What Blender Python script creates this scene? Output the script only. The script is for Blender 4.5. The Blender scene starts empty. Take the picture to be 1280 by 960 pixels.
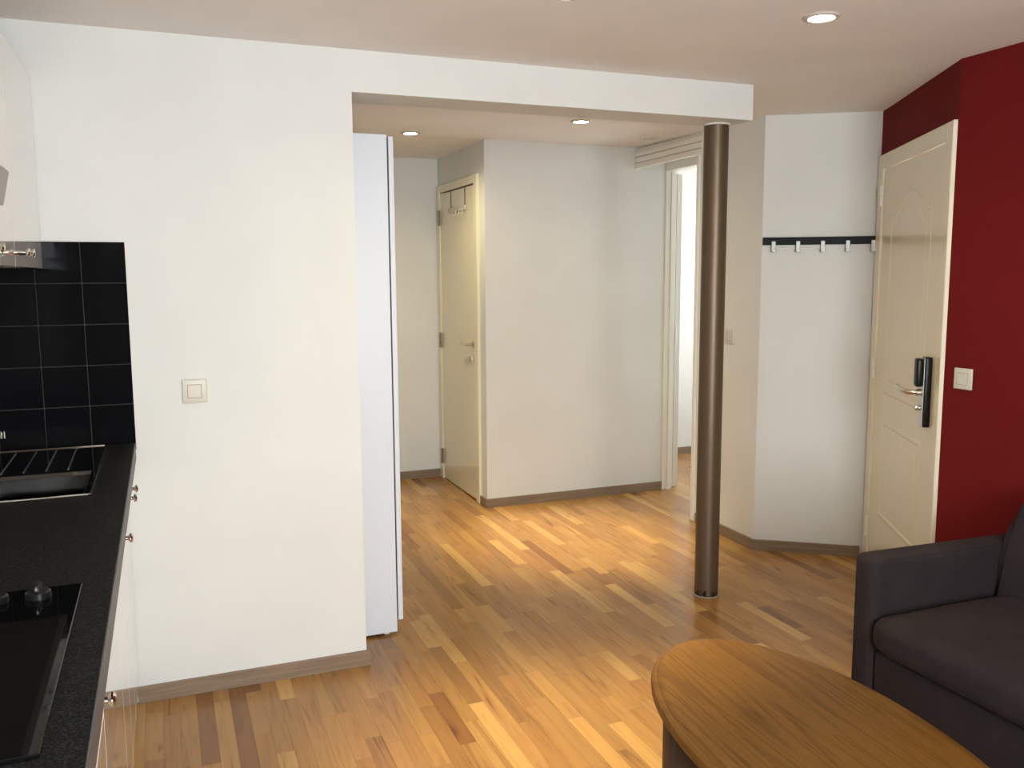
import bpy, bmesh, math, random
from mathutils import Vector, Matrix
random.seed(7)
PI = math.pi
scene = bpy.context.scene
COL = scene.collection

# ------------------------------------------------------------------ camera
F_PX, YAW, PITCH, ROLL = 1101.59, 0.3768, 0.1229, -0.0053
CAM = Vector((0.0, -3.2465, 1.497))
fw = Vector((math.sin(YAW)*math.cos(PITCH), math.cos(YAW)*math.cos(PITCH), -math.sin(PITCH)))
r0 = Vector((math.cos(YAW), -math.sin(YAW), 0)); u0 = r0.cross(fw)
rr = math.cos(ROLL)*r0 + math.sin(ROLL)*u0; uu = -math.sin(ROLL)*r0 + math.cos(ROLL)*u0
cd = bpy.data.cameras.new('camera'); cam = bpy.data.objects.new('camera', cd); COL.objects.link(cam)
cd.sensor_fit = 'HORIZONTAL'; cd.sensor_width = 36.0; cd.lens = F_PX*36.0/1280.0
cd.clip_start = 0.02; cd.clip_end = 100
M3 = Matrix((rr, uu, -fw)).transposed()
cam.matrix_world = Matrix.Translation(CAM) @ M3.to_4x4()
scene.camera = cam

# ------------------------------------------------------------------ world, daylight, exposure
SKY_STRENGTH = 26.5
world = bpy.data.worlds.new('overcast_sky'); scene.world = world; world.use_nodes = True
bg = world.node_tree.nodes['Background']
bg.inputs['Color'].default_value = (0.90, 0.955, 0.985, 1); bg.inputs['Strength'].default_value = SKY_STRENGTH
scene.view_settings.view_transform = 'Standard'; scene.view_settings.look = 'None'
scene.view_settings.gamma = 1.0; scene.view_settings.use_curve_mapping = False
scene.view_settings.exposure = 0.0
SPOT_W = 48.0
SPOT_COL = (1.0, 0.85, 0.50)

def portal(name, loc, rot, sx, sy):
    l = bpy.data.lights.new(name, 'AREA'); l.shape = 'RECTANGLE'; l.size = sx; l.size_y = sy
    l.cycles.is_portal = True
    o = bpy.data.objects.new(name, l); COL.objects.link(o); o.location = loc; o.rotation_euler = rot
WIN1 = (-0.05, 1.45, 0.55, 2.15)      # x0,x1,z0,z1 in the rear wall (y=-4.4)
WIN2 = (1.58, 2.50, 0.85, 2.03)       # y0,y1,z0,z1 in the bedroom wall (x=5.2)
portal('window_portal', ((WIN1[0]+WIN1[1])/2, -4.48, (WIN1[2]+WIN1[3])/2), (PI/2, 0, 0), WIN1[1]-WIN1[0], WIN1[3]-WIN1[2])
portal('window_portal', (5.28, (WIN2[0]+WIN2[1])/2, (WIN2[2]+WIN2[3])/2), (PI/2, 0, PI/2), WIN2[1]-WIN2[0], WIN2[3]-WIN2[2])

# ------------------------------------------------------------------ materials
def mat(name, col, rough=0.5, metal=0.0, spec=0.5, coat=0.0, coat_rough=0.03, sheen=0.0):
    m = bpy.data.materials.new(name); m.use_nodes = True
    b = m.node_tree.nodes['Principled BSDF']
    b.inputs['Base Color'].default_value = (*col, 1); b.inputs['Roughness'].default_value = rough
    b.inputs['Metallic'].default_value = metal; b.inputs['Specular IOR Level'].default_value = spec
    b.inputs['Coat Weight'].default_value = coat; b.inputs['Coat Roughness'].default_value = coat_rough
    b.inputs['Sheen Weight'].default_value = sheen
    return m
def N(m, t, **kw):
    n = m.node_tree.nodes.new(t)
    for k, v in kw.items(): setattr(n, k, v)
    return n
def L(m, a, b): m.node_tree.links.new(a, b)
def bsdf(m): return m.node_tree.nodes['Principled BSDF']
def coords(m, kind='Object', scale=(1,1,1)):
    tc = N(m, 'ShaderNodeTexCoord'); mp = N(m, 'ShaderNodeMapping'); mp.inputs['Scale'].default_value = scale
    L(m, tc.outputs[kind], mp.inputs['Vector']); return mp.outputs['Vector']
def noise(m, vec, scale, detail=3, rough=0.5, dist=0.0):
    n = N(m, 'ShaderNodeTexNoise'); n.inputs['Scale'].default_value = scale; n.inputs['Detail'].default_value = detail
    n.inputs['Roughness'].default_value = rough; n.inputs['Distortion'].default_value = dist
    L(m, vec, n.inputs['Vector']); return n.outputs['Fac']
def ramp(m, fac, stops):
    r = N(m, 'ShaderNodeValToRGB'); e = r.color_ramp.elements
    while len(e) < len(stops): e.new(0.5)
    for i, (p, c) in enumerate(stops): e[i].position = p; e[i].color = (*c, 1)
    L(m, fac, r.inputs['Fac']); return r.outputs['Color']
def bump(m, h, strength, dist=0.01):
    b = N(m, 'ShaderNodeBump'); b.inputs['Strength'].default_value = strength; b.inputs['Distance'].default_value = dist
    L(m, h, b.inputs['Height']); L(m, b.outputs['Normal'], bsdf(m).inputs['Normal'])
def mixc(m, fac, a, b, mode='MIX'):
    x = N(m, 'ShaderNodeMix', data_type='RGBA', blend_type=mode)
    for sock, v in ((x.inputs[0], fac), (x.inputs[6], a), (x.inputs[7], b)):
        if isinstance(v, (int, float)): sock.default_value = v
        elif isinstance(v, tuple): sock.default_value = (*v, 1)
        else: L(m, v, sock)
    return x.outputs[2]

def plaster(name, col, rough=0.65, b=0.12):
    m = mat(name, col, rough, spec=0.3); v = coords(m)
    n = noise(m, v, 3.0, 4)
    c = ramp(m, n, [(0.3, tuple(x*0.97 for x in col)), (0.7, tuple(min(1, x*1.02) for x in col))])
    L(m, c, bsdf(m).inputs['Base Color']); bump(m, noise(m, v, 160, 2), b, 0.002); return m
M_WALL = plaster('white_wall_paint', (0.71, 0.714, 0.683))
M_CEIL = plaster('white_ceiling_paint', (0.83, 0.80, 0.765))
M_RED = plaster('red_wall_paint', (0.140, 0.0100, 0.0098), 0.75, 0.25)
bsdf(M_RED).inputs['Specular IOR Level'].default_value = 0.08
M_IVORY = mat('ivory_gloss_paint', (0.78, 0.72, 0.55), 0.22, coat=0.3, coat_rough=0.12)
M_WHITEPAINT = mat('white_gloss_paint', (0.80, 0.78, 0.71), 0.3)
M_WARD = mat('white_wardrobe_laminate', (0.68, 0.715, 0.77), 0.35)
M_GLOSS = mat('cream_high_gloss_front', (0.78, 0.72, 0.66), 0.12, coat=1.0, coat_rough=0.02)
M_CARC = mat('cabinet_carcass', (0.30, 0.28, 0.25), 0.5)
M_PLINTH = mat('plinth_board', (0.6, 0.56, 0.5), 0.4)
M_STEEL = mat('brushed_steel', (0.62, 0.60, 0.57), 0.28, 1.0)
M_CHROME = mat('polished_chrome', (0.80, 0.78, 0.75), 0.10, 1.0)
M_NICKEL = mat('satin_nickel', (0.66, 0.63, 0.57), 0.25, 1.0)
M_KNOB = mat('nickel_knob', (0.60, 0.57, 0.53), 0.18, 1.0)
M_HOOK = mat('matt_steel_hook', (0.42, 0.41, 0.39), 0.5, 0.7)
M_DARKSTEEL = mat('dark_hinge_steel', (0.16, 0.14, 0.11), 0.4, 0.8)
M_SINK = mat('sink_steel', (0.32, 0.32, 0.32), 0.05, 1.0)
M_HOB = mat('black_glass', (0.004, 0.004, 0.004), 0.03, spec=0.10)
M_BLACKPL = mat('black_plastic', (0.008, 0.008, 0.008), 0.3, spec=0.2)
M_SWITCH = mat('cream_switch_plastic', (0.62, 0.585, 0.50), 0.35)
M_RACK = mat('black_rack_bar', (0.008, 0.011, 0.012), 0.5, spec=0.12)
M_GROUT = mat('dark_grout', (0.03, 0.029, 0.027), 0.8)
M_CURTAINW = mat('window_frame_white', (0.8, 0.8, 0.8), 0.4)
M_TRIMRING = mat('downlight_ring_grey', (0.55, 0.50, 0.44), 0.5, 0.0)
M_TILE = mat('black_glazed_tile', (0.005, 0.005, 0.006), 0.08, spec=0.03)
v = coords(M_TILE); bump(M_TILE, noise(M_TILE, v, 14, 3), 0.04, 0.004)
M_HOOD = mat('hood_steel', (0.36, 0.34, 0.31), 0.42, 1.0)

M_TOP = mat('black_speckled_laminate', (0.015, 0.015, 0.015), 0.55, spec=0.04)
v = coords(M_TOP); vo = N(M_TOP, 'ShaderNodeTexVoronoi'); vo.inputs['Scale'].default_value = 110; L(M_TOP, v, vo.inputs['Vector'])
c = ramp(M_TOP, vo.outputs['Distance'], [(0.0, (0.16, 0.15, 0.14)), (0.10, (0.012, 0.012, 0.012)), (0.25, (0.005, 0.005, 0.005))])
n2 = noise(M_TOP, v, 260, 2); c2 = ramp(M_TOP, n2, [(0.45, (0.003, 0.003, 0.003)), (0.75, (0.035, 0.034, 0.032))])
L(M_TOP, mixc(M_TOP, 1.0, c, c2, 'ADD'), bsdf(M_TOP).inputs['Base Color']); bump(M_TOP, n2, 0.15, 0.001)
M_EDGE = mat('grey_counter_edge', (0.085, 0.083, 0.082), 0.45, spec=0.3)

M_SKIRT = mat('grey_oak_skirting', (0.3, 0.22, 0.16), 0.45)
v = coords(M_SKIRT, 'Generated', (3, 60, 60)); 
v = coords(M_SKIRT, 'Object', (2.2, 2.2, 60)); g = noise(M_SKIRT, v, 1.6, 6, 0.6, 0.4)
L(M_SKIRT, ramp(M_SKIRT, g, [(0.25, (0.165, 0.112, 0.070)), (0.5, (0.225, 0.158, 0.102)), (0.8, (0.30, 0.225, 0.155))]), bsdf(M_SKIRT).inputs['Base Color'])

M_FLOOR = mat('lacquered_parquet', (0.5, 0.3, 0.14), 0.26, spec=0.45)
uvn = N(M_FLOOR, 'ShaderNodeUVMap'); mp = N(M_FLOOR, 'ShaderNodeMapping'); mp.inputs['Scale'].default_value = (1.6, 26, 1)
L(M_FLOOR, uvn.outputs['UV'], mp.inputs['Vector'])
at = N(M_FLOOR, 'ShaderNodeAttribute', attribute_name='tone'); sp = N(M_FLOOR, 'ShaderNodeSeparateColor'); L(M_FLOOR, at.outputs['Color'], sp.inputs['Color'])
base = ramp(M_FLOOR, sp.outputs['Red'], [(0.0, (0.160, 0.062, 0.017)), (0.25, (0.255, 0.128, 0.037)), (0.55, (0.330, 0.176, 0.053)), (1.0, (0.48, 0.29, 0.098))])
base = mixc(M_FLOOR, sp.outputs['Green'], base, mixc(M_FLOOR, 1.0, base, (0.97, 0.88, 0.82), 'MULTIPLY'))
g1 = noise(M_FLOOR, mp.outputs['Vector'], 1.5, 5, 0.6, 1.2)
mp2 = N(M_FLOOR, 'ShaderNodeMapping'); mp2.inputs['Scale'].default_value = (1.3, 15, 1); L(M_FLOOR, uvn.outputs['UV'], mp2.inputs['Vector'])
g2 = noise(M_FLOOR, mp2.outputs['Vector'], 1.3, 3, 0.5, 2.0)
gr = ramp(M_FLOOR, g1, [(0.25, (0.80, 0.76, 0.72)), (0.5, (1, 1, 1)), (0.8, (1.06, 1.05, 1.02))])
gr2 = ramp(M_FLOOR, g2, [(0.24, (0.55, 0.44, 0.36)), (0.33, (0.80, 0.74, 0.68)), (0.42, (0.99, 0.98, 0.97)), (0.7, (1.08, 1.07, 1.04))])
cc = mixc(M_FLOOR, 1.0, mixc(M_FLOOR, 1.0, base, gr, 'MULTIPLY'), gr2, 'MULTIPLY')
L(M_FLOOR, cc, bsdf(M_FLOOR).inputs['Base Color']); bump(M_FLOOR, g1, 0.03, 0.002)
M_SUBFLOOR = mat('dark_subfloor', (0.10, 0.055, 0.025), 0.8)

M_OAK = mat('golden_oak_veneer', (0.33, 0.18, 0.06), 0.42, spec=0.18)
v = coords(M_OAK, 'Object', (1, 1, 1)); sep = N(M_OAK, 'ShaderNodeMapping'); sep.inputs['Scale'].default_value = (10.0, 0.6, 10.0); L(M_OAK, v, sep.inputs['Vector'])
warp = noise(M_OAK, sep.outputs['Vector'], 0.9, 2, 0.5)
wv = N(M_OAK, 'ShaderNodeMath', operation='MULTIPLY'); L(M_OAK, warp, wv.inputs[0]); wv.inputs[1].default_value = 70.0
sn = N(M_OAK, 'ShaderNodeMath', operation='SINE'); L(M_OAK, wv.outputs[0], sn.inputs[0])
fg = N(M_OAK, 'ShaderNodeMapping'); fg.inputs['Scale'].default_value = (160, 5, 160); L(M_OAK, v, fg.inputs['Vector'])
fine = noise(M_OAK, fg.outputs['Vector'], 1.0, 4, 0.65)
c1 = ramp(M_OAK, sn.outputs[0], [(0.0, (0.160, 0.073, 0.0125)), (0.6, (0.150, 0.067, 0.0115)), (0.97, (0.125, 0.054, 0.009))])
c2 = ramp(M_OAK, fine, [(0.30, (0.52, 0.46, 0.40)), (0.45, (0.94, 0.93, 0.92)), (0.75, (1.10, 1.08, 1.05))])
L(M_OAK, mixc(M_OAK, 1.0, c1, c2, 'MULTIPLY'), bsdf(M_OAK).inputs['Base Color']); bump(M_OAK, fine, 0.10, 0.001)
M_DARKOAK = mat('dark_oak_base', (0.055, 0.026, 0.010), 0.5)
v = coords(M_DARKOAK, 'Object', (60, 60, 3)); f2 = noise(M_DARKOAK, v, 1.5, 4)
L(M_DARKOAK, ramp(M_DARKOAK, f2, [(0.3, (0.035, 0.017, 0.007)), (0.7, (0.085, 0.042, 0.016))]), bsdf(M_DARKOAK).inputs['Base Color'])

M_SOFA = mat('charcoal_upholstery', (0.05, 0.045, 0.05), 0.9, spec=0.05, sheen=0.04)
bsdf(M_SOFA).inputs['Sheen Roughness'].default_value = 0.4; bsdf(M_SOFA).inputs['Sheen Tint'].default_value = (0.62, 0.5, 0.52, 1)
v = coords(M_SOFA); n3 = noise(M_SOFA, v, 9, 4); n4 = noise(M_SOFA, v, 420, 2)
L(M_SOFA, ramp(M_SOFA, n3, [(0.3, (0.024, 0.0185, 0.0195)), (0.7, (0.032, 0.0245, 0.0255))]), bsdf(M_SOFA).inputs['Base Color']); bump(M_SOFA, n4, 0.35, 0.002)

M_COLUMN = mat('brown_metallic_paint', (0.20, 0.14, 0.095), 0.42, 0.6, spec=0.5)
v = coords(M_COLUMN); sx_ = N(M_COLUMN, 'ShaderNodeSeparateXYZ'); L(M_COLUMN, v, sx_.inputs[0])
chip = noise(M_COLUMN, v, 42, 3, 0.7)
lim = N(M_COLUMN, 'ShaderNodeMapRange'); L(M_COLUMN, sx_.outputs['Z'], lim.inputs[0]); lim.inputs[1].default_value = 0.0; lim.inputs[2].default_value = 0.06
lim.inputs[3].default_value = 0.20; lim.inputs[4].default_value = -0.08
ad = N(M_COLUMN, 'ShaderNodeMath', operation='ADD'); L(M_COLUMN, chip, ad.inputs[0]); L(M_COLUMN, lim.outputs[0], ad.inputs[1])
L(M_COLUMN, ramp(M_COLUMN, ad.outputs[0], [(0.0, (0.150, 0.108, 0.070)), (0.645, (0.136, 0.097, 0.062)), (0.66, (0.012, 0.009, 0.007))]), bsdf(M_COLUMN).inputs['Base Color'])
bump(M_COLUMN, noise(M_COLUMN, v, 130, 2), 0.12, 0.002)

def emis(name, col, s):
    m = bpy.data.materials.new(name); m.use_nodes = True; nt = m.node_tree; nt.nodes.clear()
    e = nt.nodes.new('ShaderNodeEmission'); e.inputs[0].default_value = (*col, 1); e.inputs[1].default_value = s
    o = nt.nodes.new('ShaderNodeOutputMaterial'); nt.links.new(e.outputs[0], o.inputs[0]); return m
M_LAMP = emis('downlight_lens_glow', (1.0, 0.90, 0.74), 40.0)
M_GLASS = bpy.data.materials.new('window_glass'); M_GLASS.use_nodes = True
nt = M_GLASS.node_tree; nt.nodes.clear(); o_ = nt.nodes.new('ShaderNodeOutputMaterial'); mx = nt.nodes.new('ShaderNodeMixShader')
t_ = nt.nodes.new('ShaderNodeBsdfTransparent'); g_ = nt.nodes.new('ShaderNodeBsdfGlossy'); g_.inputs['Roughness'].default_value = 0.02
mx.inputs[0].default_value = 0.06; nt.links.new(t_.outputs[0], mx.inputs[1]); nt.links.new(g_.outputs[0], mx.inputs[2]); nt.links.new(mx.outputs[0], o_.inputs[0])

# ------------------------------------------------------------------ mesh helpers
def new(): return bmesh.new()
def box(bm, x0, x1, y0, y1, z0, z1, bev=0.0, seg=2):
    t = bmesh.new()
    bmesh.ops.create_cube(t, size=1.0)
    for w in t.verts:
        w.co = Vector((x0+(w.co.x+.5)*(x1-x0), y0+(w.co.y+.5)*(y1-y0), z0+(w.co.z+.5)*(z1-z0)))
    if bev > 0: bmesh.ops.bevel(t, geom=t.edges[:], offset=bev, segments=seg, profile=0.5, affect='EDGES', clamp_overlap=True)
    merge(bm, t); return bm
def merge(bm, t):
    me = bpy.data.meshes.new('tmp'); t.to_mesh(me); t.free(); bm.from_mesh(me); bpy.data.meshes.remove(me)
def prism(bm, poly, z0, z1):
    a = [bm.verts.new((x, y, z0)) for x, y in poly]; b = [bm.verts.new((x, y, z1)) for x, y in poly]
    n = len(poly); bm.faces.new(a[::-1]); bm.faces.new(b)
    for i in range(n): bm.faces.new((a[i], a[(i+1) % n], b[(i+1) % n], b[i]))
    return bm
def extrude_profile(bm, prof, axis, a0, a1):
    """prof: list of 2d points; axis 'x': prof=(y,z) swept along x; axis 'y': prof=(x,z) swept along y"""
    def P(p, a): return (a, p[0], p[1]) if axis == 'x' else (p[0], a, p[1])
    A = [bm.verts.new(P(p, a0)) for p in prof]; B = [bm.verts.new(P(p, a1)) for p in prof]; n = len(prof)
    bm.faces.new(A); bm.faces.new(B[::-1])
    for i in range(n): bm.faces.new((A[i], A[(i+1) % n], B[(i+1) % n], B[i]))
    return bm
def tube(bm, pts, rad, seg=10, cap=True):
    pts = [Vector(p) for p in pts]; rads = rad if isinstance(rad, (list, tuple)) else [rad]*len(pts)
    rings = []; up = None
    for i, p in enumerate(pts):
        d = (pts[min(i+1, len(pts)-1)] - pts[max(i-1, 0)]).normalized()
        if up is None: up = d.orthogonal().normalized()
        u = (up - d*up.dot(d)); u = u.normalized() if u.length > 1e-6 else d.orthogonal().normalized(); up = u
        w = d.cross(u)
        rings.append([bm.verts.new(p + rads[i]*(math.cos(2*PI*k/seg)*u + math.sin(2*PI*k/seg)*w)) for k in range(seg)])
    for a, b in zip(rings, rings[1:]):
        for k in range(seg): bm.faces.new((a[k], a[(k+1) % seg], b[(k+1) % seg], b[k]))
    if cap: bm.faces.new(rings[0][::-1]); bm.faces.new(rings[-1])
    return bm
def lathe(bm, prof, o=(0, 0, 0), axis=(0, 0, 1), seg=24):
    """prof: (radius, height along the axis)"""
    ax = Vector(axis).normalized(); u = ax.orthogonal().normalized(); w = ax.cross(u); o = Vector(o); rings = []
    for r, h in prof:
        if r < 1e-6: rings.append([bm.verts.new(o+ax*h)])
        else: rings.append([bm.verts.new(o+ax*h+r*(math.cos(2*PI*k/seg)*u+math.sin(2*PI*k/seg)*w)) for k in range(seg)])
    for a, b in zip(rings, rings[1:]):
        for k in range(seg):
            k2 = (k+1) % seg
            if len(a) == 1 and len(b) == 1: continue
            if len(a) == 1: bm.faces.new((a[0], b[k], b[k2]))
            elif len(b) == 1: bm.faces.new((a[k], a[k2], b[0]))
            else: bm.faces.new((a[k], a[k2], b[k2], b[k]))
    return bm
def sweep_flat(bm, path, prof):
    """closed path of (x,z); prof: list of (inset towards the centre, y)"""
    n = len(path); rings = []
    for ins, y in prof:
        ring = []
        for i in range(n):
            p = Vector(path[i]); a = Vector(path[i-1]); b = Vector(path[(i+1) % n])
            e1 = (p-a).normalized(); e2 = (b-p).normalized(); n1 = Vector((-e1.y, e1.x)); n2 = Vector((-e2.y, e2.x))
            m = n1+n2; m = m/max(0.3, m.dot(n1)) if m.length > 1e-6 else n1
            q = p + m*ins
            ring.append(bm.verts.new((q.x, y, q.y)))
        rings.append(ring)
    for a, b in zip(rings, rings[1:]):
        for i in range(n): bm.faces.new((a[i], a[(i+1) % n], b[(i+1) % n], b[i]))
    bm.faces.new(rings[-1]); return bm

def finish(name, bm, m, smooth=True, angle=35):
    bmesh.ops.remove_doubles(bm, verts=bm.verts[:], dist=1e-6)
    bmesh.ops.recalc_face_normals(bm, faces=bm.faces[:])
    me = bpy.data.meshes.new(name); bm.to_mesh(me); bm.free()
    me.materials.append(m)
    if smooth:
        for p in me.polygons: p.use_smooth = True
        me.set_sharp_from_angle(angle=math.radians(angle))
    o = bpy.data.objects.new(name, me); COL.objects.link(o); return o
def part(name, bm, m, parent, local=False, smooth=True, angle=35):
    """world=coords given in world space (default); local=True: coords already in the parent's space"""
    if not local:
        inv = world_of(parent).inverted()
        for w in bm.verts: w.co = inv @ w.co
    o = finish(name, bm, m, smooth, angle); o.parent = parent; return o
def world_of(o):
    mtx = Matrix.Translation(o.location) @ o.rotation_euler.to_matrix().to_4x4()
    return world_of(o.parent) @ mtx if o.parent else mtx
def tag(o, label, cat, group=None, kind=None):
    o['label'] = label; o['category'] = cat
    if group: o['group'] = group
    if kind: o['kind'] = kind
    return o
def thing(name, label, cat, loc=(0, 0, 0), rotz=0.0, group=None, kind=None):
    o = bpy.data.objects.new(name, None); COL.objects.link(o); o.empty_display_size = 0.1
    o.location = loc; o.rotation_euler = (0, 0, rotz); return tag(o, label, cat, group, kind)
def solo(name, bm, m, label, cat, origin=None, kind=None, smooth=False):
    o = finish(name, bm, m, smooth)
    if origin is not None:
        o.data.transform(Matrix.Translation(-Vector(origin))); o.location = origin
    return tag(o, label, cat, kind=kind)
def struct(name, bm, m, label, cat): return solo(name, bm, m, label, cat, kind='structure')

# ------------------------------------------------------------------ plan of the flat (metres)
XL, XR, YB, YF = -0.70, 2.856, -4.40, 3.00          # kitchen wall, red wall, rear wall, far wall
WT = 0.20                                           # thickness of the front wall
X1, X2, ZB = 0.672, 2.405, 2.153                    # opening edge, beam end, beam underside
ZC = 2.30
LP = Vector((2.945, 0.62)); KP = Vector((3.405, 0.29)); RP = Vector((XR, -0.664))
def zceil(y): return ZC + (0.0 if y < 0.2 else min(0.03, (y-0.2)*0.0167))

sub = box(new(), -0.95, 5.45, YB-.25, 3.25, -0.16, -0.012)
floor = struct('floor', sub, M_SUBFLOOR, 'warm honey coloured lacquered strip parquet floor', 'floor')
cm = new()
prof = [(YB-.25, ZC), (0.2, ZC), (2.0, ZC+.03), (3.25, ZC+.03), (3.25, 2.46), (YB-.25, 2.46)]
extrude_profile(cm, prof, 'x', -0.95, 5.45)
struct('ceiling', cm, M_CEIL, 'plain white plaster ceiling with recessed spotlights', 'ceiling')

# front wall with the opening and the beam
wf = new()
extrude_profile(wf, [(0, 0), (0, ZC), (WT, ZC), (WT, 0)], 'x', -0.70, X1)
box(wf, X1, X2, 0, WT, ZB, ZC)
wall_front = struct('wall_front', wf, M_WALL, 'white wall with light switch and beam running over the opening', 'wall')
struct('wall_left', box(new(), -0.90, XL, YB, 0.0, 0, ZC), M_WALL, 'white wall behind the kitchen cabinets', 'wall')
# rear wall with window hole
wr = new(); x0, x1, z0, z1 = WIN1
box(wr, -0.90, x0, YB-.2, YB, 0, ZC); box(wr, x1, 3.1, YB-.2, YB, 0, ZC); box(wr, x0, x1, YB-.2, YB, 0, z0); box(wr, x0, x1, YB-.2, YB, z1, ZC)
struct('wall_rear', wr, M_WALL, 'white wall with window behind the viewer', 'wall')
struct('wall_red', prism(new(), [(RP.x, RP.y), (RP.x, YB), (RP.x+.2, YB), (RP.x+.2, RP.y-.11)], 0, ZC), M_RED, 'dark red painted wall behind the sofa', 'wall')
# red door wall (angled), with hole for the leaf
dv = (RP-KP).normalized(); LEN = (RP-KP).length; nv = Vector((-dv.y, dv.x)) # nv points away from the room
if nv.x < 0: nv = -nv
ROT_D = math.atan2(dv.y, dv.x)
def dpt(s, t): p = KP + dv*s + nv*t; return (p.x, p.y)
S0, S1, ZD = 0.075, 1.035, 2.045
wd = new()
prism(wd, [dpt(0, 0), dpt(S0, 0), dpt(S0, .18), dpt(-.02, .18)], 0, ZC+.004)
prism(wd, [dpt(S1, 0), dpt(LEN, 0), dpt(LEN, .18), dpt(S1, .18)], 0, ZC+.004)
prism(wd, [dpt(S0, 0), dpt(S1, 0), dpt(S1, .18), dpt(S0, .18)], ZD, ZC+.004)
struct('wall_entry', wd, M_RED, 'angled dark red wall around the entrance door', 'wall')
# coat rack wall
cv = (KP-LP).normalized(); cn = Vector((-cv.y, cv.x)); ROT_C = math.atan2(cv.y, cv.x); LC = (KP-LP).length
cw = new(); q0 = LP; q1 = KP
prism(cw, [(q0.x, q0.y), (q1.x, q1.y), (q1.x+cn.x*.15+.16, q1.y+cn.y*.15-.05), (q0.x+.25, q0.y+.16)], 0, zceil(.45)+.003)
struct('wall_coat', cw, M_WALL, 'short angled white wall carrying the coat rack', 'wall')
# hall right wall
YJ = 1.225
hr = new(); prism(hr, [(LP.x, LP.y), (2.96, YJ), (3.20, YJ), (3.20, LP.y+.16)], 0, zceil(1)+.005)
wall_hr = struct('wall_right', hr, M_WALL, 'white wall with small switch right of the steel post', 'wall')
# hall back wall
hb = new(); box(hb, 1.90, 3.20, 2.0, 2.10, 0, 2.335)
struct('wall_hall_back', hb, M_WALL, 'white wall at the back of the hall', 'wall')
hd = new(); HY0, HY1, HZ = 2.135, 2.955, 2.115
box(hd, 1.90, 2.0, 2.10, HY0, 0, 2.335); box(hd, 1.90, 2.0, HY1, YF, 0, 2.335); box(hd, 1.90, 2.0, HY0, HY1, HZ, 2.335)
struct('wall_hall_door', hd, M_WALL, 'cream white hall wall around the plain door', 'wall')
struct('wall_far', box(new(), 0.05, 5.4, YF, 3.2, 0, 2.335), M_WALL, 'far white wall at the end of the hall', 'wall')
struct('wall_hall_left', box(new(), 0.05, 0.24, WT, YF, 0, 2.335), M_WALL, 'white hall wall behind the wardrobe', 'wall')
# bedroom shell
BX = 3.27
be = new(); BH = 2.20
box(be, 3.20, BX, 2.045, YF, 0, 2.335); box(be, 3.20, BX, LP.y+.16, YJ+.03, 0, 2.335); box(be, 3.20, BX, YJ+.03, 2.045, BH+.03, 2.335)
struct('wall_bedroom_door', be, M_WALL, 'white wall around the open bedroom doorway', 'wall')
y0, y1, z0, z1 = WIN2
br = new(); box(br, 5.2, 5.4, 0.6, y0, 0, 2.335); box(br, 5.2, 5.4, y1, YF, 0, 2.335); box(br, 5.2, 5.4, y0, y1, 0, z0); box(br, 5.2, 5.4, y0, y1, z1, 2.335)
struct('wall_bedroom_window', br, M_WALL, 'bedroom wall with window beyond the doorway', 'wall')
struct('wall_bedroom_near', box(new(), 3.205, 5.4, 0.55, 0.75, 0, 2.32), M_WALL, 'bedroom wall hidden beside the doorway', 'wall')

def window(name, w, h, loc, rotz, label):
    t = thing(name, label, 'window', loc, rotz, kind='structure')
    f = new()
    for a in ((0, .06, 0, h), (w-.06, w, 0, h), (.06, w-.06, 0, .06), (.06, w-.06, h-.06, h), (w/2-.035, w/2+.035, .06, h-.06)):
        box(f, a[0], a[1], .04, .10, a[2], a[3])
    part('window_frame', f, M_CURTAINW, t, True, False)
    for a in ((.06, w/2-.035), (w/2+.035, w-.06)): part('pane', box(new(), a[0], a[1], .066, .072, .06, h-.06), M_GLASS, t, True, False)
    part('window_sill', box(new(), -.04, w+.04, -.12, .04, -.035, 0), M_CURTAINW, t, True, False)
window('window_1', WIN1[1]-WIN1[0], WIN1[3]-WIN1[2], (WIN1[1], YB, WIN1[2]), PI, 'white framed window in the wall behind the viewer')
window('window_2', WIN2[1]-WIN2[0], WIN2[3]-WIN2[2], (5.2, WIN2[1], WIN2[2]), -PI/2, 'white framed bedroom window lighting the room beyond')

# skirting
def skirt(name, pts, label, h=.058, t=.013):
    """pts along the wall with the room on the right-hand side of travel direction"""
    bm = new(); n = len(pts); P = [Vector(p) for p in pts]; off = []
    for i in range(n):
        ns = []
        if i > 0: d = (P[i]-P[i-1]).normalized(); ns.append(Vector((d.y, -d.x)))
        if i < n-1: d = (P[i+1]-P[i]).normalized(); ns.append(Vector((d.y, -d.x)))
        m = sum(ns, Vector((0, 0))); m = m/max(.3, m.dot(ns[0])); off.append(P[i]+m*t)
    for i in range(n-1):
        prism(bm, [tuple(P[i]), tuple(P[i+1]), tuple(off[i+1]), tuple(off[i])], 0.0005, h)
    bmesh.ops.remove_doubles(bm, verts=bm.verts[:], dist=1e-5)
    return solo(name, bm, M_SKIRT, label, 'baseboard', kind='structure')
skirt('baseboard_front', [(-.145, 0), (X1, 0), (X1, WT)], 'grey oak baseboard along the white front wall')
skirt('baseboard_hall', [(1.90, 2.105), (1.90, 2.0), (3.195, 2.0)][::1], 'grey oak baseboard along the back wall of the hall')
skirt('baseboard_far', [(0.9, YF), (1.885, YF)], 'short grey oak baseboard left of the plain hall door')
skirt('baseboard_right', [(2.96, YJ-.03), (LP.x, LP.y), (KP.x-.02, KP.y+.013)], 'grey oak baseboard under the coat rack and switch')
skirt('baseboard_bedroom', [(3.33, YF), (5.19, YF)], 'grey oak baseboard seen through the bedroom doorway')

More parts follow.
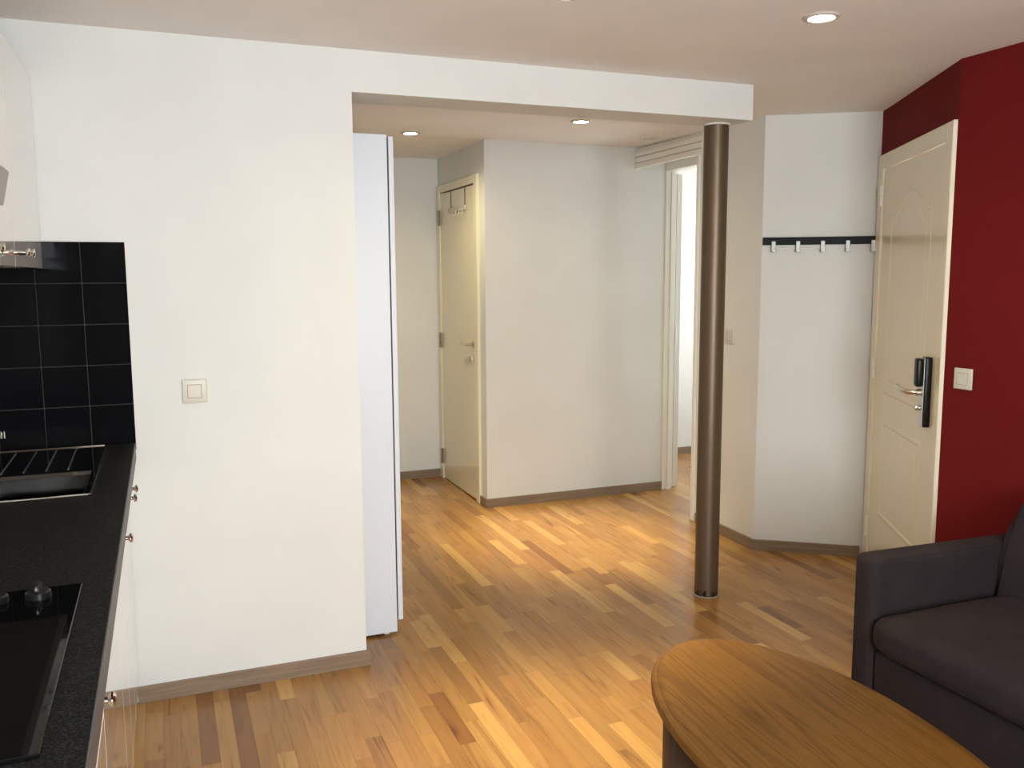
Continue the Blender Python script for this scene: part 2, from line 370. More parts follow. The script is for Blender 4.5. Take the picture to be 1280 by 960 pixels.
# wall tiles (parts of the front wall), 13.6 cm grid
TX, TZ, TP = -0.104, 1.614, 0.1363
gro = part('grout_bed', box(new(), -.699, TX-.001, -.003, .0, .91, TZ-.001), M_GROUT, wall_front, smooth=False)
part('edge_bead', box(new(), TX-.001, TX+.002, -.0075, 0, .936, TZ), M_WALL, wall_front, smooth=False)
for r in range(5):
    for c_ in range(5):
        xa, xb = TX-TP*(c_+1), TX-TP*c_
        xa = max(xa, -.698)
        if xb-xa < .03: continue
        bm = new(); box(bm, xa+.0016, xb-.0016, -.0085+random.uniform(-.0006, .0006), -.0005, TZ-TP*(r+1)+.0016, TZ-TP*r-.0016, .0022, 1)
        part('tile', bm, M_TILE, wall_front)

# boxed header above the bedroom recess
hx = thing('trim_1', 'cream boarded header box above the bedroom doorway', 'trim', (2.96, 1.6, 2.19), kind='structure')
part('header_core', box(new(), 2.972, 3.0, YJ, 1.999, 2.195, 2.318), M_WHITEPAINT, hx, smooth=False)
for k in range(3):
    part('board', box(new(), 2.957, 2.973, YJ-.01, 1.999, 2.19+k*.0375, 2.19+(k+1)*.0375-.003, .003, 1), M_WHITEPAINT, hx)
tj = new(); box(tj, 2.948, 3.20, YJ, YJ+.028, 0, 2.19, .003, 1)
struct('trim_2', tj, M_WHITEPAINT, 'white wooden jamb lining hidden behind the steel post', 'trim')

# ------------------------------------------------------------------ doors (local frame: x along the wall, -y towards the room)
def hinge(parent, s, z, m, h=.09, y=-.004, r=.008):
    b = new(); tube(b, [(s, y, z-h/2), (s, y, z-.004)], r, 10); tube(b, [(s, y, z+.004), (s, y, z+h/2)], r, 10); tube(b, [(s, y, z-.004), (s, y, z+.004)], r*.75, 10)
    return part('hinge', b, m, parent, True)
def arch_path(s0, s1, z0, z1, rise, n=14):
    """closed path, counter-clockwise in (s,z)"""
    p = [(s0, z0), (s1, z0), (s1, z1-rise)]
    sh = (s1-s0)*.13; a, b = s1-sh, s0+sh
    p.append((a+.004, z1-rise+.002))
    for i in range(n+1):
        t = i/n; u = (t-.5)*2
        p.append((a+(b-a)*t, z1-rise+.008 + (rise-.008)*(1-abs(u)**2.0)))
    p.append((b-.004, z1-rise+.002))
    p.append((s0, z1-rise)); return p

# door_1: entrance door
d1 = thing('door_1', 'cream two-panel entrance door with electronic lock in red wall', 'door', (KP.x, KP.y, 0), ROT_D, kind='structure')
fr = new(); FA, FB, FT = 0.022, LEN-.004, 2.078
LA, LB, LZ = 0.115, 1.03, 2.003
box(fr, FA, LA-.004, -.016, .10, 0, FT, .003, 1); box(fr, LB+.004, FB, -.016, .10, 0, FT, .003, 1); box(fr, LA-.004, LB+.004, -.016, .10, LZ+.004, FT, .003, 1)
part('frame', fr, M_IVORY, d1, True)
leaf = part('leaf', box(new(), LA, LB, -.008, .034, .004, LZ, .002, 1), M_IVORY, d1, True)
def moulding(path, parent):
    b = new(); sweep_flat(b, path, [(0, -.008), (.006, -.0110), (.018, -.0110), (.028, -.0062), (.045, -.0060), (.075, -.0095), (.080, -.0095)])
    return part('panel', b, M_IVORY, parent, True, True, 20)
moulding(arch_path(LA+.15, LB-.15, .915, 1.885, .105), leaf)
moulding([(LA+.15, .30), (LB-.15, .30), (LB-.15, .785), (LA+.15, .785)], leaf)
for z in (1.875, 1.02, .20): hinge(d1, LA-.002, z, M_WHITEPAINT, .10, -.019, .007)
SL = .955
lk = part('lock_plate', box(new(), SL-.029, SL+.026, -.036, -.008, .865, 1.155, .006, 3), M_BLACKPL, leaf, True)
part('lock_face', box(new(), SL-.0285, SL+.022, -.0395, -.0355, .867, 1.152, .0015, 1), M_STEEL, lk, True)
part('card_reader', box(new(), SL-.026, SL+.018, -.066, -.0396, 1.032, 1.149, .008, 3), M_BLACKPL, lk, True)
hb_ = new(); lathe(hb_, [(0, 0), (.014, 0), (.014, .022), (.0105, .022), (0, .022)], (SL-.002, -.0376, 1.008), (0, -1, 0), 18)
tube(hb_, [(SL-.002, -.050, 1.008), (SL-.006, -.070, 1.008), (SL-.016, -.085, 1.008), (SL-.034, -.095, 1.010), (SL-.060, -.100, 1.011), (SL-.095, -.101, 1.014), (SL-.138, -.099, 1.017)], .0105, 12)
part('handle', hb_, M_NICKEL, leaf, True)
tb = new(); lathe(tb, [(0, 0), (.011, 0), (.011, .012), (0, .012)], (SL-.004, -.0376, .944), (0, -1, 0), 16); box(tb, SL-.018, SL+.008, -.062, -.049, .935, .954, .004, 2)
part('thumb_turn', tb, M_NICKEL, lk, True)

# door_2: plain hall door, local x runs towards -y
d2 = thing('door_2', 'plain cream hall door with lever handle and hanging hook rack', 'door', (1.90, YF, 0), -PI/2, kind='structure')
fr = new(); A, B = YF-HY1, YF-HY0         # 0.045 .. 0.865
box(fr, .012, A+.035, -.014, .09, 0, 2.135, .003, 1); box(fr, B-.028, B+.03, -.018, .09, 0, 2.135, .003, 1); box(fr, A+.035, B-.028, -.014, .09, 2.082, 2.135, .003, 1)
part('frame', fr, M_IVORY, d2, True)
lf = part('leaf', box(new(), A+.039, B-.031, -.006, .034, .008, 2.074, .002, 1), M_IVORY, d2, True)
for z in (1.905, 1.03, .17): hinge(d2, A+.037, z, M_DARKSTEEL, .11, -.018, .009)
SH = .765
hh = new(); lathe(hh, [(0, 0), (.024, 0), (.024, .006), (.010, .009), (.010, .045), (0, .046)], (SH, -.006, 1.045), (0, -1, 0), 20)
tube(hh, [(SH, -.046, 1.045), (SH-.015, -.052, 1.044), (SH-.06, -.052, 1.041), (SH-.125, -.048, 1.043)], [.009, .009, .0085, .007], 10)
part('handle', hh, M_NICKEL, lf, True)
kk = new(); lathe(kk, [(0, 0), (.022, 0), (.022, .006), (0, .008)], (SH, -.006, .952), (0, -1, 0), 20); box(kk, SH-.004, SH+.004, -.04, -.012, .935, .965, .002, 1)
part('key_rosette', kk, M_NICKEL, lf, True)

# over-door hook rack
hk = thing('over_door_hook_rack', 'white hook rack hanging by two dark straps over the hall door', 'hook rack', (1.90, YF, 1.9), -PI/2)
def hp(bm): 
    for w in bm.verts: w.co.z -= 1.9
    return bm
for s in (.335, .635):
    b = new(); box(b, s-.007, s+.007, -.0085, -.0065, 1.955, 2.0775); box(b, s-.007, s+.007, -.0085, .030, 2.0755, 2.0775)
    part('strap', hp(b), M_DARKSTEEL, hk, True, False)
part('rail', hp(box(new(), .305, .665, -.020, -.0085, 1.925, 1.958, .004, 2)), M_SWITCH, hk, True)
for i in range(5):
    s = .335+i*.075; b = new()
    tube(b, [(s, -.016, 1.940), (s, -.024, 1.925), (s, -.025, 1.905), (s, -.034, 1.897), (s, -.040, 1.907)], .003, 8)
    part('hook', hp(b), M_SWITCH, hk, True)

# door_3: bedroom door folded open behind the frame
d3 = thing('door_3', 'white bedroom door standing open behind its frame beside the steel post', 'door', (3.20, 2.0, 0), -PI/2, kind='structure')
fr = new(); ZH = 2.185
# frame lining around the opening: s from 0 (hinge side) to 0.745
box(fr, .000, .014, -.006, .075, 0, ZH+.05, .002, 1)
box(fr, -.03, .004, .062, .082, 0, ZH+.05, .002, 1)
box(fr, .745, .773, -.006, .075, 0, ZH+.05, .002, 1)
box(fr, .014, .745, -.006, .075, ZH, ZH+.05, .002, 1)
part('frame', fr, M_WHITEPAINT, d3, True)
part('frame_stop', box(new(), .014, .024, .030, .052, 0, ZH, .001, 1), M_WHITEPAINT, d3, True)
lf3 = part('leaf', box(new(), -.735, -.005, .092, .132, .008, 2.17, .002, 1), M_WHITEPAINT, d3, True)
for z in (2.01, 1.07, .155):
    b = new(); box(b, .0142, .0165, .012, .070, z-.045, z+.045, .0008, 1); tube(b, [(.012, .085, z-.05), (.012, .085, z+.05)], .007, 10)
    part('hinge', b, M_WHITEPAINT, d3, True)

# ------------------------------------------------------------------ steel post
pc = thing('steel_post', 'brown painted round steel post standing under the beam end', 'post', (2.318, .140, 0))
b = new(); lathe(b, [(0, .004), (.0545, .004), (.0545, 2.146), (0, 2.146)], (0, 0, 0), (0, 0, 1), 48); part('shaft', b, M_COLUMN, pc, True)
b = new(); lathe(b, [(0, 0.0005), (.0605, 0.0005), (.0605, .004), (.054, .0045), (0, .0045)], seg=48); part('floor_ring', b, mat('silicone_ring', (.32, .30, .26), .5), pc, True)
b = new(); lathe(b, [(.054, 2.1455), (.058, 2.147), (.059, 2.1528), (0, 2.1528)], seg=48); part('top_collar', b, M_WALL, pc, True)

# ------------------------------------------------------------------ wardrobe behind the front wall
WX0, WX1, WY0, WY1, WH = .26, .854, .236, 1.236, 2.047
wd_ = thing('wardrobe', 'tall white wardrobe standing behind the end of the white wall', 'wardrobe', (WX0, WY0, 0))
part('side_panel', box(new(), WX0, WX1, WY0, WY0+.018, .012, WH, .001, 1), M_WARD, wd_)
part('side_panel', box(new(), WX0, WX1, WY1-.018, WY1, .012, WH, .001, 1), M_WARD, wd_)
part('top_panel', box(new(), WX0, WX1, WY0+.018, WY1-.018, WH-.02, WH), M_WARD, wd_)
part('bottom_panel', box(new(), WX0, WX1, WY0+.018, WY1-.018, .06, .08), M_WARD, wd_)
part('back_panel', box(new(), WX0, WX0+.008, WY0+.018, WY1-.018, .08, WH-.02), M_WARD, wd_)
part('plinth', box(new(), WX1-.05, WX1-.03, WY0+.018, WY1-.018, 0, .06), M_WARD, wd_)
for ya, yb in ((WY0+.001, (WY0+WY1)/2-.0015), ((WY0+WY1)/2+.0015, WY1-.001)):
    dd = part('door', box(new(), WX1+.006, WX1+.026, ya, yb, .062, WH-.006, .001, 1), M_WARD, wd_)
for yk in ((WY0+WY1)/2-.05, (WY0+WY1)/2+.05):
    b = new(); tube(b, [(WX1+.026, yk, .95), (WX1+.048, yk, .95), (WX1+.048, yk, 1.08), (WX1+.026, yk, 1.08)], .005, 8); part('handle', b, M_NICKEL, wd_)

# ------------------------------------------------------------------ light switches
def switch(label, loc, rotz, w=.082):
    t = thing('light_switch', label, 'light switch', loc, rotz, 'square cream light switches')
    h = w/2
    b = new(); box(b, -h, h, -.010, -.0005, -h, h, .004, 3); part('plate', b, M_SWITCH, t, True)
    b = new(); k = .0225; box(b, -k-.0012, k+.0012, -.0104, -.0098, -k-.0012, k+.0012); part('shadow_gap', b, mat_gap, t, True, False)
    b = new(); box(b, -k, k, -.0125, -.0095, -k, k, .0012, 1)
    for w_ in b.verts: w_.co.y -= (w_.co.z/k)*.0010 if w_.co.y < -.011 else 0
    part('rocker', b, M_SWITCH, t, True)
mat_gap = mat('switch_gap_shadow', (.22, .19, .14), .7)
switch('square cream light switch on the white front wall', (.092, 0, 1.102), 0)
switch('square cream light switch on the dark red wall', (XR, -.757, 1.092), -PI/2)
switch('square cream light switch on the white wall beside the steel post', (2.953, .888, 1.148), -PI/2, .080)

# ------------------------------------------------------------------ coat rack
ck = thing('coat_rack', 'black coat rack bar with five steel hooks on angled white wall', 'coat rack', (LP.x, LP.y, 1.66), ROT_C)
part('bar', box(new(), .004, LC-.012, -.022, -.0005, -.0145, .0245, .002, 1), M_RACK, ck, True)
for i in range(5):
    s = .058+i*.1215; b = new()
    box(b, s-.010, s+.010, -.0255, -.0222, -.050, .004, .001, 1); box(b, s-.010, s+.010, -.045, -.0222, -.053, -.048, .001, 1); box(b, s-.010, s+.010, -.048, -.045, -.053, -.038, .001, 1)
    part('hook', b, M_HOOK, ck, True)

# ------------------------------------------------------------------ ceiling spots and smoke detector
def downlight(label, x, y, power=1.0, beam=4.2, group='recessed ceiling spotlights'):
    z = zceil(y)
    t = thing('recessed_spotlight', label, 'ceiling light', (x, y, z), 0, group)
    b = new(); lathe(b, [(.039, -.0005), (.038, -.004), (.043, -.008), (.054, -.006), (.058, -.0005)], (0, 0, 0), (0, 0, 1), 32); part('ring', b, M_TRIMRING, t, True)
    b = new(); lathe(b, [(.0385, -.0040), (.024, -.0070), (0, -.0080)], seg=32); part('lens', b, M_LAMP, t, True)
    for nm, w, ang in (('spot_spill', 1.0, 160), ('spot_beam', beam, 48)):
        ld = bpy.data.lights.new(nm, 'SPOT'); ld.energy = SPOT_W*power*w; ld.color = SPOT_COL; ld.spot_size = math.radians(ang); ld.spot_blend = 1.0; ld.shadow_soft_size = .035
        lo = bpy.data.objects.new(nm, ld); COL.objects.link(lo); lo.parent = t; lo.location = (0, 0, -.012)
downlight('lit recessed spotlight in hall ceiling above the wardrobe', 1.405, 1.90, 1.15, 2.4)
downlight('lit recessed spotlight in hall ceiling, the middle of the picture', 2.14, 1.135, .34, 23.0)
downlight('lit recessed spotlight in main ceiling towards the red wall', 1.976, -.917, .35, 3.0)
downlight('lit recessed spotlight in main ceiling cut by the picture top edge', 1.128, -.845, .7, 9.0)
sd = thing('smoke_detector', 'flat white round detector on hall ceiling near boarded header', 'detector', (2.80, 1.55, zceil(1.55)))
b = new(); lathe(b, [(0, 0), (.052, 0), (.052, -.004), (.044, -.008), (0, -.009)], seg=28); part('housing', b, M_WALL, sd, True)
b = new(); lathe(b, [(.046, -.0070), (.036, -.0105), (.030, -.0088)], seg=28); part('vent_ring', b, M_TRIMRING, sd, True)

# ------------------------------------------------------------------ kitchen: base units
CX0, CXF, CXE = -.695, -.140, -.107      # back, door face, worktop edge
def knob(parent, x, y, z, ax=(1, 0, 0), s=1.0):
    b = new(); lathe(b, [(0, 0), (.0085, 0), (.0062, .003), (.0052, .010), (.0052, .031), (.0090, .034), (.0118, .0365), (.0122, .039), (.0095, .0425), (0, .0445)], (x, y, z), ax, 20)
    return part('knob', b, M_KNOB, parent)
def base_unit(label, ya, yb, fronts, ztop=.879):
    """fronts: list of (kind, ya, yb, za, zb, knob_y or None, knob_z)"""
    t = thing('base_cabinet', label, 'kitchen cabinet', (CX0, yb, 0), 0, 'white gloss base cabinets')
    body = new(); box(body, CX0+.002, CXF-.020, ya+.001, yb-.001, .10, ztop); part('body', body, M_CARC, t, smooth=False)
    part('plinth', box(new(), CXF-.075, CXF-.060, ya, yb, .001, .10), M_PLINTH, t, smooth=False)
    for kind, a, c, za, zb, ky, kz in fronts:
        d = part(kind, box(new(), CXF-.0195, CXF, a+.0015, c-.0015, za, zb, .0015, 1), M_GLOSS, t)
        if ky is not None: knob(d, CXF, ky, kz)
base_unit('narrow gloss base cabinet against the white front wall', -.36, -.001, [('door', -.36, -.003, .105, .876, -.305, .84)])
base_unit('gloss base cabinet with two doors under the sink', -.92, -.36, [('door', -.64, -.36, .105, .876, -.430, .84), ('door', -.92, -.64, .105, .876, -.868, .84)], .77)
base_unit('plain gloss base cabinet between sink and hob cabinets', -1.50, -.92, [('door', -1.50, -.92, .105, .876, None, 0)])
base_unit('gloss base cabinet with drawer under the hob', -2.12, -1.50, [('drawer', -2.12, -1.50, .685, .876, -1.795, .84), ('door', -2.12, -1.50, .105, .680, -2.05, .62)])
base_unit('gloss base cabinet nearest the viewer, beyond the hob', -2.62, -2.12, [('door', -2.62, -2.12, .105, .876, -2.18, .84)])

# worktop with cutouts for sink and hob (built from strips round the holes)
ZT = .935
SX0, SX1, SY0, SY1 = -.605, -.195, -.765, -.030       # sink
HX0, HX1, HY0_, HY1_ = -.665, -.160, -2.135, -1.507   # hob
wt = thing('worktop', 'black speckled laminate worktop with sink and hob', 'worktop', (CX0, -2.62, .88))
b = new()
xs = [CX0, SX0+.02, SX1-.02, CXE-.004]; 
def slab(x0, x1, y0, y1): box(b, x0, x1, y0, y1, .880, ZT)
slab(CX0, CXE-.003, -2.62, HY0_+.02); slab(CX0, HX0+.02, HY0_+.02, HY1_-.02); slab(HX1-.02, CXE-.003, HY0_+.02, HY1_-.02)
slab(CX0, CXE-.003, HY1_-.02, SY0+.02); slab(CX0, SX0+.02, SY0+.02, SY1-.02); slab(SX1-.02, CXE-.003, SY0+.02, SY1-.02); slab(CX0, CXE-.003, SY1-.02, -.0092)
part('slab', b, M_TOP, wt, smooth=False)
part('edge_strip', box(new(), CXE-.003, CXE, -2.62, -.0092, .880, ZT-.0015, .0008, 1), M_EDGE, wt)

# sink
sk = thing('sink', 'inset steel sink with drainer and thin shiny rim', 'sink', (SX0, SY0, ZT))
zr = ZT+.0035
BY0, BY1, BX0, BX1 = SY0+.022, -.435, SX0+.03, SX1-.018   # bowl
b = new()
def sl(x0, x1, y0, y1): box(b, x0, x1, y0, y1, ZT+.0002, ZT+.0014)
sl(SX0+.006, BX0, SY0+.006, SY1-.006); sl(BX1, SX1-.006, SY0+.006, SY1-.006); sl(BX0, BX1, SY0+.006, BY0); sl(BX0, BX1, BY1, SY1-.006)
part('drainer', b, M_SINK, sk, smooth=False)
b = new()
tube(b, [(SX0+.006, SY0+.004, zr-.0015), (SX1-.006, SY0+.004, zr-.0015), (SX1-.003, SY0+.008, zr-.0015), (SX1-.003, SY1-.008, zr-.0015), (SX1-.006, SY1-.004, zr-.0015), (SX0+.006, SY1-.004, zr-.0015), (SX0+.003, SY1-.008, zr-.0015), (SX0+.003, SY0+.008, zr-.0015), (SX0+.006, SY0+.004, zr-.0015)], .0032, 8)
part('rim', b, M_CHROME, sk)
b = new(); zb = ZT-.15
pts = lambda z, i: [(BX0+i, BY0+i, z), (BX1-i, BY0+i, z), (BX1-i, BY1-i, z), (BX0+i, BY1-i, z)]
rings = [[b.verts.new(p) for p in pts(z, i)] for z, i in ((ZT+.0002, 0), (ZT-.01, .004), (zb+.02, .012), (zb, .03))]
for a, c_ in zip(rings, rings[1:]):
    for k in range(4): b.faces.new((a[k], a[(k+1) % 4], c_[(k+1) % 4], c_[k]))
b.faces.new(rings[-1]); part('bowl', b, M_SINK, sk, smooth=False)
for i in range(6):
    x = SX1-.085-i*.058; b = new(); tube(b, [(x, BY1+.035, ZT+.0006), (x, BY1+.05, ZT+.0016), (x-.004, SY1-.06, ZT+.0016), (x-.004, SY1-.04, ZT+.0006)], .0022, 6)
    part('drain_rib', b, M_STEEL, sk)

# tap
tp = thing('kitchen_tap', 'chrome mixer tap behind the sink, its spout end at the picture edge', 'tap', (-.650, -.40, ZT+.0005))
b = new(); lathe(b, [(0, 0), (.026, 0), (.026, .006), (.021, .012), (.021, .075), (.017, .085), (0, .086)], (0, 0, 0), (0, 0, 1), 24); part('body', b, M_CHROME, tp, True)
b = new(); tube(b, [(.010, .005, .055), (.05, .025, .085), (.11, .055, .104), (.165, .083, .106), (.186, .094, .105)], [.012, .011, .0105, .010, .0100], 12)
lathe(b, [(0, 0), (.0115, 0), (.0115, .020), (0, .020)], (.190, .096, .091), (0, 0, 1), 16); part('spout', b, M_CHROME, tp, True)
b = new(); tube(b, [(0, 0, .086), (-.004, -.010, .100), (-.010, -.045, .112), (-.014, -.085, .118)], [.012, .010, .008, .0085], 10); part('lever', b, M_CHROME, tp, True)

# hob
hob = thing('hob', 'black glass ceramic hob with control knobs set in the worktop', 'hob', (HX0, HY0_, ZT))
part('glass_plate', box(new(), HX0, HX1, HY0_, HY1_, ZT+.0004, ZT+.007, .0015, 1), M_HOB, hob)
for kx in (-.226, -.292, -.40, -.47):
    b = new(); ky = -1.560
    lathe(b, [(0, 0), (.021, 0), (.0205, .010), (.018, .013), (0, .0135)], (kx, ky, ZT+.0072), (0, 0, 1), 24)
    box(b, kx-.005, kx+.005, ky-.021, ky+.021, ZT+.018, ZT+.030, .003, 2); k = part('control_knob', b, M_BLACKPL, hob)
    b = new(); box(b, kx-.0015, kx+.0015, ky-.022, ky-.012, ZT+.0250, ZT+.0306); part('pointer', b, M_STEEL, k, smooth=False)

# upper cabinets
UXF, UZ0, UZ1 = -.352, 1.526, 2.131
def upper(label, ya, yb, ky):
    t = thing('wall_cabinet', label, 'kitchen cabinet', (CX0, yb, UZ0), 0, 'white gloss wall cabinets')
    part('body', box(new(), CX0+.002, UXF-.020, ya+.001, yb-.001, UZ0+.002, UZ1-.002), M_CARC, t, smooth=False)
    d = part('door', box(new(), UXF-.0195, UXF, ya+.0008, yb-.0008, UZ0, UZ1, .0015, 1), M_GLOSS, t)
    if ky is not None: knob(d, UXF, ky, 1.562)
upper('gloss wall cabinet against the white front wall', -.585, -.002, -.537)
upper('gloss wall cabinet second from the white front wall', -1.00, -.585, -.632)
upper('gloss wall cabinet beside the range hood', -1.495, -1.00, -1.047)
t = thing('wall_cabinet', 'short gloss wall cabinet above the range hood', 'kitchen cabinet', (CX0, -2.1, 1.70), 0, 'white gloss wall cabinets')
part('body', box(new(), CX0+.002, UXF-.020, -2.099, -1.498, 1.702, UZ1-.002), M_CARC, t, smooth=False)
part('door', box(new(), UXF-.0195, UXF, -2.0985, -1.4985, 1.70, UZ1, .0015, 1), M_GLOSS, t)
hdn = thing('range_hood', 'grey steel range hood front sticking out at the left picture edge', 'range hood', (CX0, -2.1, 1.60))
part('body', box(new(), CX0+.002, UXF, -2.098, -1.499, 1.625, 1.698), M_HOOD, hdn, smooth=False)
b = new(); extrude_profile(b, [(UXF, 1.628), (-.243, 1.620), (-.231, 1.676), (-.236, 1.682), (UXF, 1.690)], 'y', -2.097, -1.500); part('visor', b, M_HOOD, hdn, smooth=False)
part('filter_grille', box(new(), -.66, -.26, -2.05, -1.55, 1.610, 1.621), M_STEEL, hdn, smooth=False)

# ------------------------------------------------------------------ sofa
SFX, SY_A, SY_B = 2.05, -1.07, -2.86
sf = thing('sofa', 'charcoal fabric sofa against the red wall', 'sofa', (SFX, SY_B, 0))
def soft(x0, x1, y0, y1, z0, z1, bev, seg=4, cuts=0):
    b = new(); box(b, x0, x1, y0, y1, z0, z1, bev, seg); return b
def arm(ya, yb):
    b = soft(SFX, 2.82, ya, yb, .03, .602, .030, 5)
    for w in b.verts:
        if w.co.z > .4: w.co.z -= (w.co.x-SFX)*.018
    a = part('armrest', b, M_SOFA, sf)
    b = new()
    for y in (ya+.0075, yb-.0075): tube(b, [(SFX+.028, y, .588), (SFX+.05, y, .590), (2.78, y, .578)], .002, 6)
    part('piping', b, M_SOFA, a)
arm(-1.165, SY_A); arm(SY_B, SY_B+.095)
part('base', soft(SFX+.012, 2.80, SY_B+.097, -1.167, .03, .298, .012, 3), M_SOFA, sf)
def cushion(x0, x1, y0, y1, z0, z1, r, puff):
    b = new(); t = bmesh.new(); bmesh.ops.create_cube(t, size=1.0); bmesh.ops.subdivide_edges(t, edges=t.edges[:], cuts=11, use_grid_fill=True)
    hx_, hy_, hz_ = (x1-x0)/2, (y1-y0)/2, (z1-z0)/2
    for w in t.verts:
        p = Vector((w.co.x*2*hx_, w.co.y*2*hy_, w.co.z*2*hz_))
        q = Vector((max(-hx_+r, min(hx_-r, p.x)), max(-hy_+r, min(hy_-r, p.y)), max(-hz_+r, min(hz_-r, p.z))))
        # remap grid so that rounded rims get enough vertices
        d = p-q
        if d.length > 1e-6: p = q + d.normalized()*r
        f = (1-(p.x/hx_)**2)*(1-(p.y/hy_)**2)
        if abs(w.co.z) > .499: p.z += math.copysign(puff*max(0, f), w.co.z) if w.co.z > 0 else 0
        w.co = p + Vector(((x0+x1)/2, (y0+y1)/2, (z0+z1)/2))
    merge(b, t); return b
b = cushion(SFX-.022, 2.62, -2.01, -1.168, .299, .428, .05, .022); part('seat_cushion', b, M_SOFA, sf, angle=60)
b = cushion(SFX-.022, 2.62, SY_B+.098, -2.015, .299, .428, .05, .022); part('seat_cushion', b, M_SOFA, sf, angle=60)
def back(ya, yb):
    prof = [(2.565, .40), (2.590, .52), (2.618, .625), (2.640, .685), (2.662, .722), (2.695, .745), (2.735, .752), (2.780, .745), (2.810, .72), (2.825, .66), (2.835, .30), (2.60, .30)]
    b = new(); extrude_profile(b, prof, 'y', ya, yb)
    es = [e for e in b.edges if abs(e.verts[0].co.y-e.verts[1].co.y) < 1e-6 and (e.verts[0].co.z > .35)]
    bmesh.ops.bevel(b, geom=es, offset=.02, segments=3, affect='EDGES')
    part('backrest', b, M_SOFA, sf, angle=50)
back(-2.01, -1.168); back(SY_B+.098, -2.015)
for x, y in ((SFX+.05, SY_A-.05), (SFX+.05, SY_B+.05), (2.77, SY_A-.05), (2.77, SY_B+.05)):
    b = new(); lathe(b, [(0, 0), (.02, 0), (.022, .032), (0, .032)], (x, y, .0005), (0, 0, 1), 16); part('foot', b, M_BLACKPL, sf)

# ------------------------------------------------------------------ coffee table (oval)
TCX, TCY, TA, TB, TR = 1.398, -1.676, .312, .600, -.054
ct = thing('coffee_table', 'oval golden oak coffee table with moulded edge in front of sofa', 'coffee table', (TCX, TCY, 0), TR)
b = new(); seg = 96
prof = [(-.012, .372), (-.006, .372), (0, .378), (.0, .388), (-.004, .398), (-.012, .404), (-.016, .4045), (-.0185, .4075), (-.024, .4125), (-.034, .4165), (-.046, .418)]
rings = []
for ins, z in prof:
    rings.append([b.verts.new(((TA+ins)*math.cos(2*PI*k/seg), (TB+ins)*math.sin(2*PI*k/seg), z)) for k in range(seg)])
for a, c_ in zip(rings, rings[1:]):
    for k in range(seg): b.faces.new((a[k], a[(k+1) % seg], c_[(k+1) % seg], c_[k]))
b.faces.new(rings[-1]); b.faces.new(rings[0][::-1])
part('tabletop', b, M_OAK, ct, True, True, 25)
for s in (1, -1):
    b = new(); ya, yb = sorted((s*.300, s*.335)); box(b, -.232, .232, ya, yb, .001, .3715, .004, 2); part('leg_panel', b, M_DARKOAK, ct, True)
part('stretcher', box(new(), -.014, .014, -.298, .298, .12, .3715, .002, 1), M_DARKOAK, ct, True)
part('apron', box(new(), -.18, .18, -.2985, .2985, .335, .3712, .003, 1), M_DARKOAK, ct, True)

# ------------------------------------------------------------------ parquet strips
W = .0555; X_ORG = .822
rnd = random.Random(21)
special = {0: (-.703, -.330, .10, .9), 6: (.41, 1.445, .22, .6), 10: (.64, 1.36, .95, .1), 20: (.173, .43, .92, .1), 13: (-.512, -.245, .9, .1), -2: (-.60, -.22, .45, .2), 2: (.05, .35, .8, .2)}
def tone():
    r = rnd.random()
    if r < .07: t = rnd.uniform(.10, .28)
    elif r < .14: t = rnd.uniform(.78, .98)
    else: t = min(.75, max(.30, rnd.gauss(.52, .10)))
    return t, rnd.random()**1.5
strips = []
i0 = int(math.floor((-.70-X_ORG)/W)); i1 = int(math.ceil((5.2-X_ORG)/W))
def fill(row, ya, yb):
    y = ya
    while y < yb-.001:
        l = rnd.choice((.26, .32, .38, .45, .52, .60, .75)); e = min(yb, y+l)
        if yb-e < .12: e = yb
        strips.append((row, y, e, *tone())); y = e
for row in range(i0, i1):
    x = X_ORG+row*W
    yend = 3.0
    ystart = YB + rnd.uniform(-.5, 0)
    if x > 3.15: ystart = (.05 if x < 3.45 else .7) - rnd.uniform(0, .3)
    if row in special:
        a, c_, tn, hu = special[row]; fill(row, ystart, a); strips.append((row, a, c_, tn, hu)); fill(row, c_, yend)
    else: fill(row, ystart, yend)

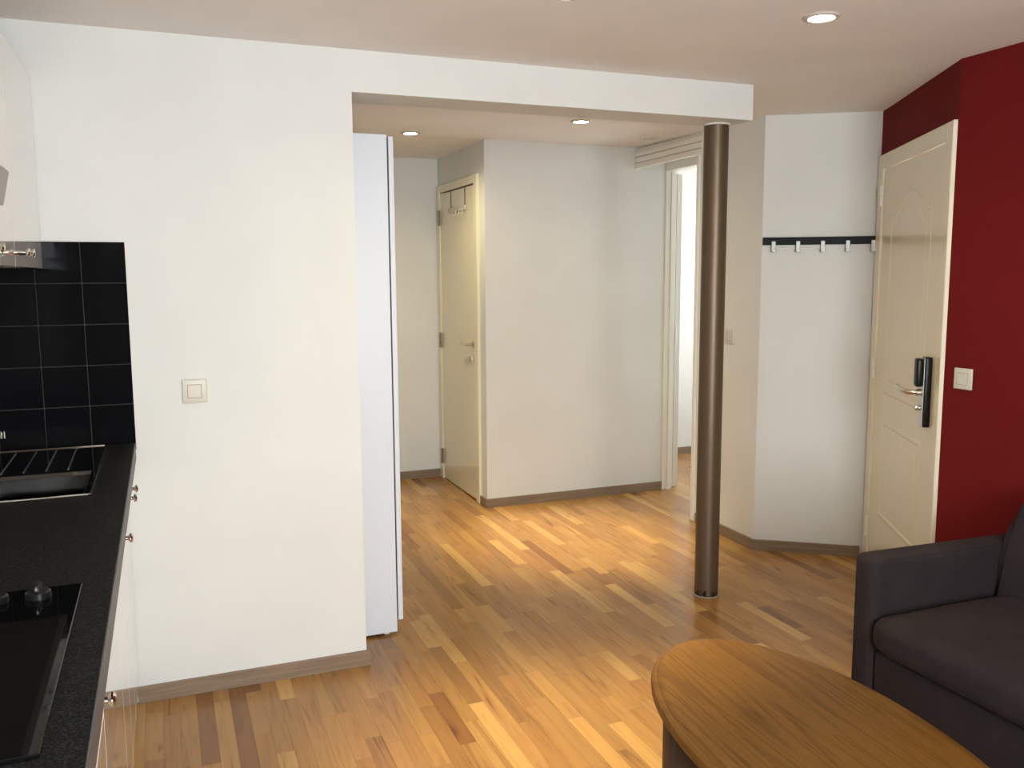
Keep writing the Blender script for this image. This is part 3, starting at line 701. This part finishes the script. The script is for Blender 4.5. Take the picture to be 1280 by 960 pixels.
bpy.context.view_layer.update()
dg = bpy.context.evaluated_depsgraph_get()
def px(p):
    d = Vector(p)-CAM; w = d.dot(fw)
    return None if w < .05 else (640+F_PX*d.dot(rr)/w, 480-F_PX*d.dot(uu)/w)
def score(s):
    row, ya, yb, _, _ = s; x0 = X_ORG+row*W; x1 = x0+W
    q = [px(p) for p in ((x0, ya, 0), (x1, ya, 0), (x1, yb, 0), (x0, yb, 0))]
    if any(a is None for a in q): return 0
    area = abs(sum(q[i][0]*q[(i+1) % 4][1]-q[(i+1) % 4][0]*q[i][1] for i in range(4)))/2
    vis = 0
    for k in range(7):
        p = Vector(((x0+x1)/2, ya+(yb-ya)*(k+.5)/7, .0008)); c = px(p)
        if not (-2 < c[0] < 1282 and -2 < c[1] < 962): continue
        d = p-CAM
        hit = scene.ray_cast(dg, CAM, d.normalized(), distance=d.length-.004)
        if not hit[0]: vis += 1
    return area*vis/7
order = sorted(((score(s), i) for i, s in enumerate(strips)), reverse=True)
chosen = set(i for sc, i in order[:300] if sc > 0)
def strip_geo(s, V, Fc, UV, TN):
    row, ya, yb, tn, hu = s; g = .00025; x0, x1 = X_ORG+row*W+g, X_ORG+(row+1)*W-g; ya += g; yb -= g
    z1 = 0.0; z0 = -.0118; n = len(V)
    V += [(x0, ya, z0), (x1, ya, z0), (x1, yb, z0), (x0, yb, z0), (x0, ya, z1), (x1, ya, z1), (x1, yb, z1), (x0, yb, z1)]
    ou, ov = rnd.uniform(0, 40), rnd.uniform(0, 40)
    for f in ((0, 3, 2, 1), (4, 5, 6, 7), (0, 1, 5, 4), (1, 2, 6, 5), (2, 3, 7, 6), (3, 0, 4, 7)):
        Fc.append(tuple(n+k for k in f))
        for k in f: UV += [ou+V[n+k][1], ov+V[n+k][0]]
    TN += [c for _ in range(8) for c in (tn, hu, 0, 1)]
def strip_obj(name, lst):
    V, Fc, UV, TN = [], [], [], []
    for s in lst: strip_geo(s, V, Fc, UV, TN)
    me = bpy.data.meshes.new(name); me.from_pydata(V, [], Fc); me.materials.append(M_FLOOR)
    uv = me.uv_layers.new(name='UVMap'); uv.data.foreach_set('uv', UV)
    at = me.color_attributes.new('tone', 'FLOAT_COLOR', 'POINT'); at.data.foreach_set('color', TN)
    o = bpy.data.objects.new(name, me); COL.objects.link(o); o.parent = floor; return o
for i in sorted(chosen): strip_obj('parquet_strip', [strips[i]])
rest = strip_obj('parquet_strip_rest', [s for i, s in enumerate(strips) if i not in chosen]); rest['kind'] = 'stuff'
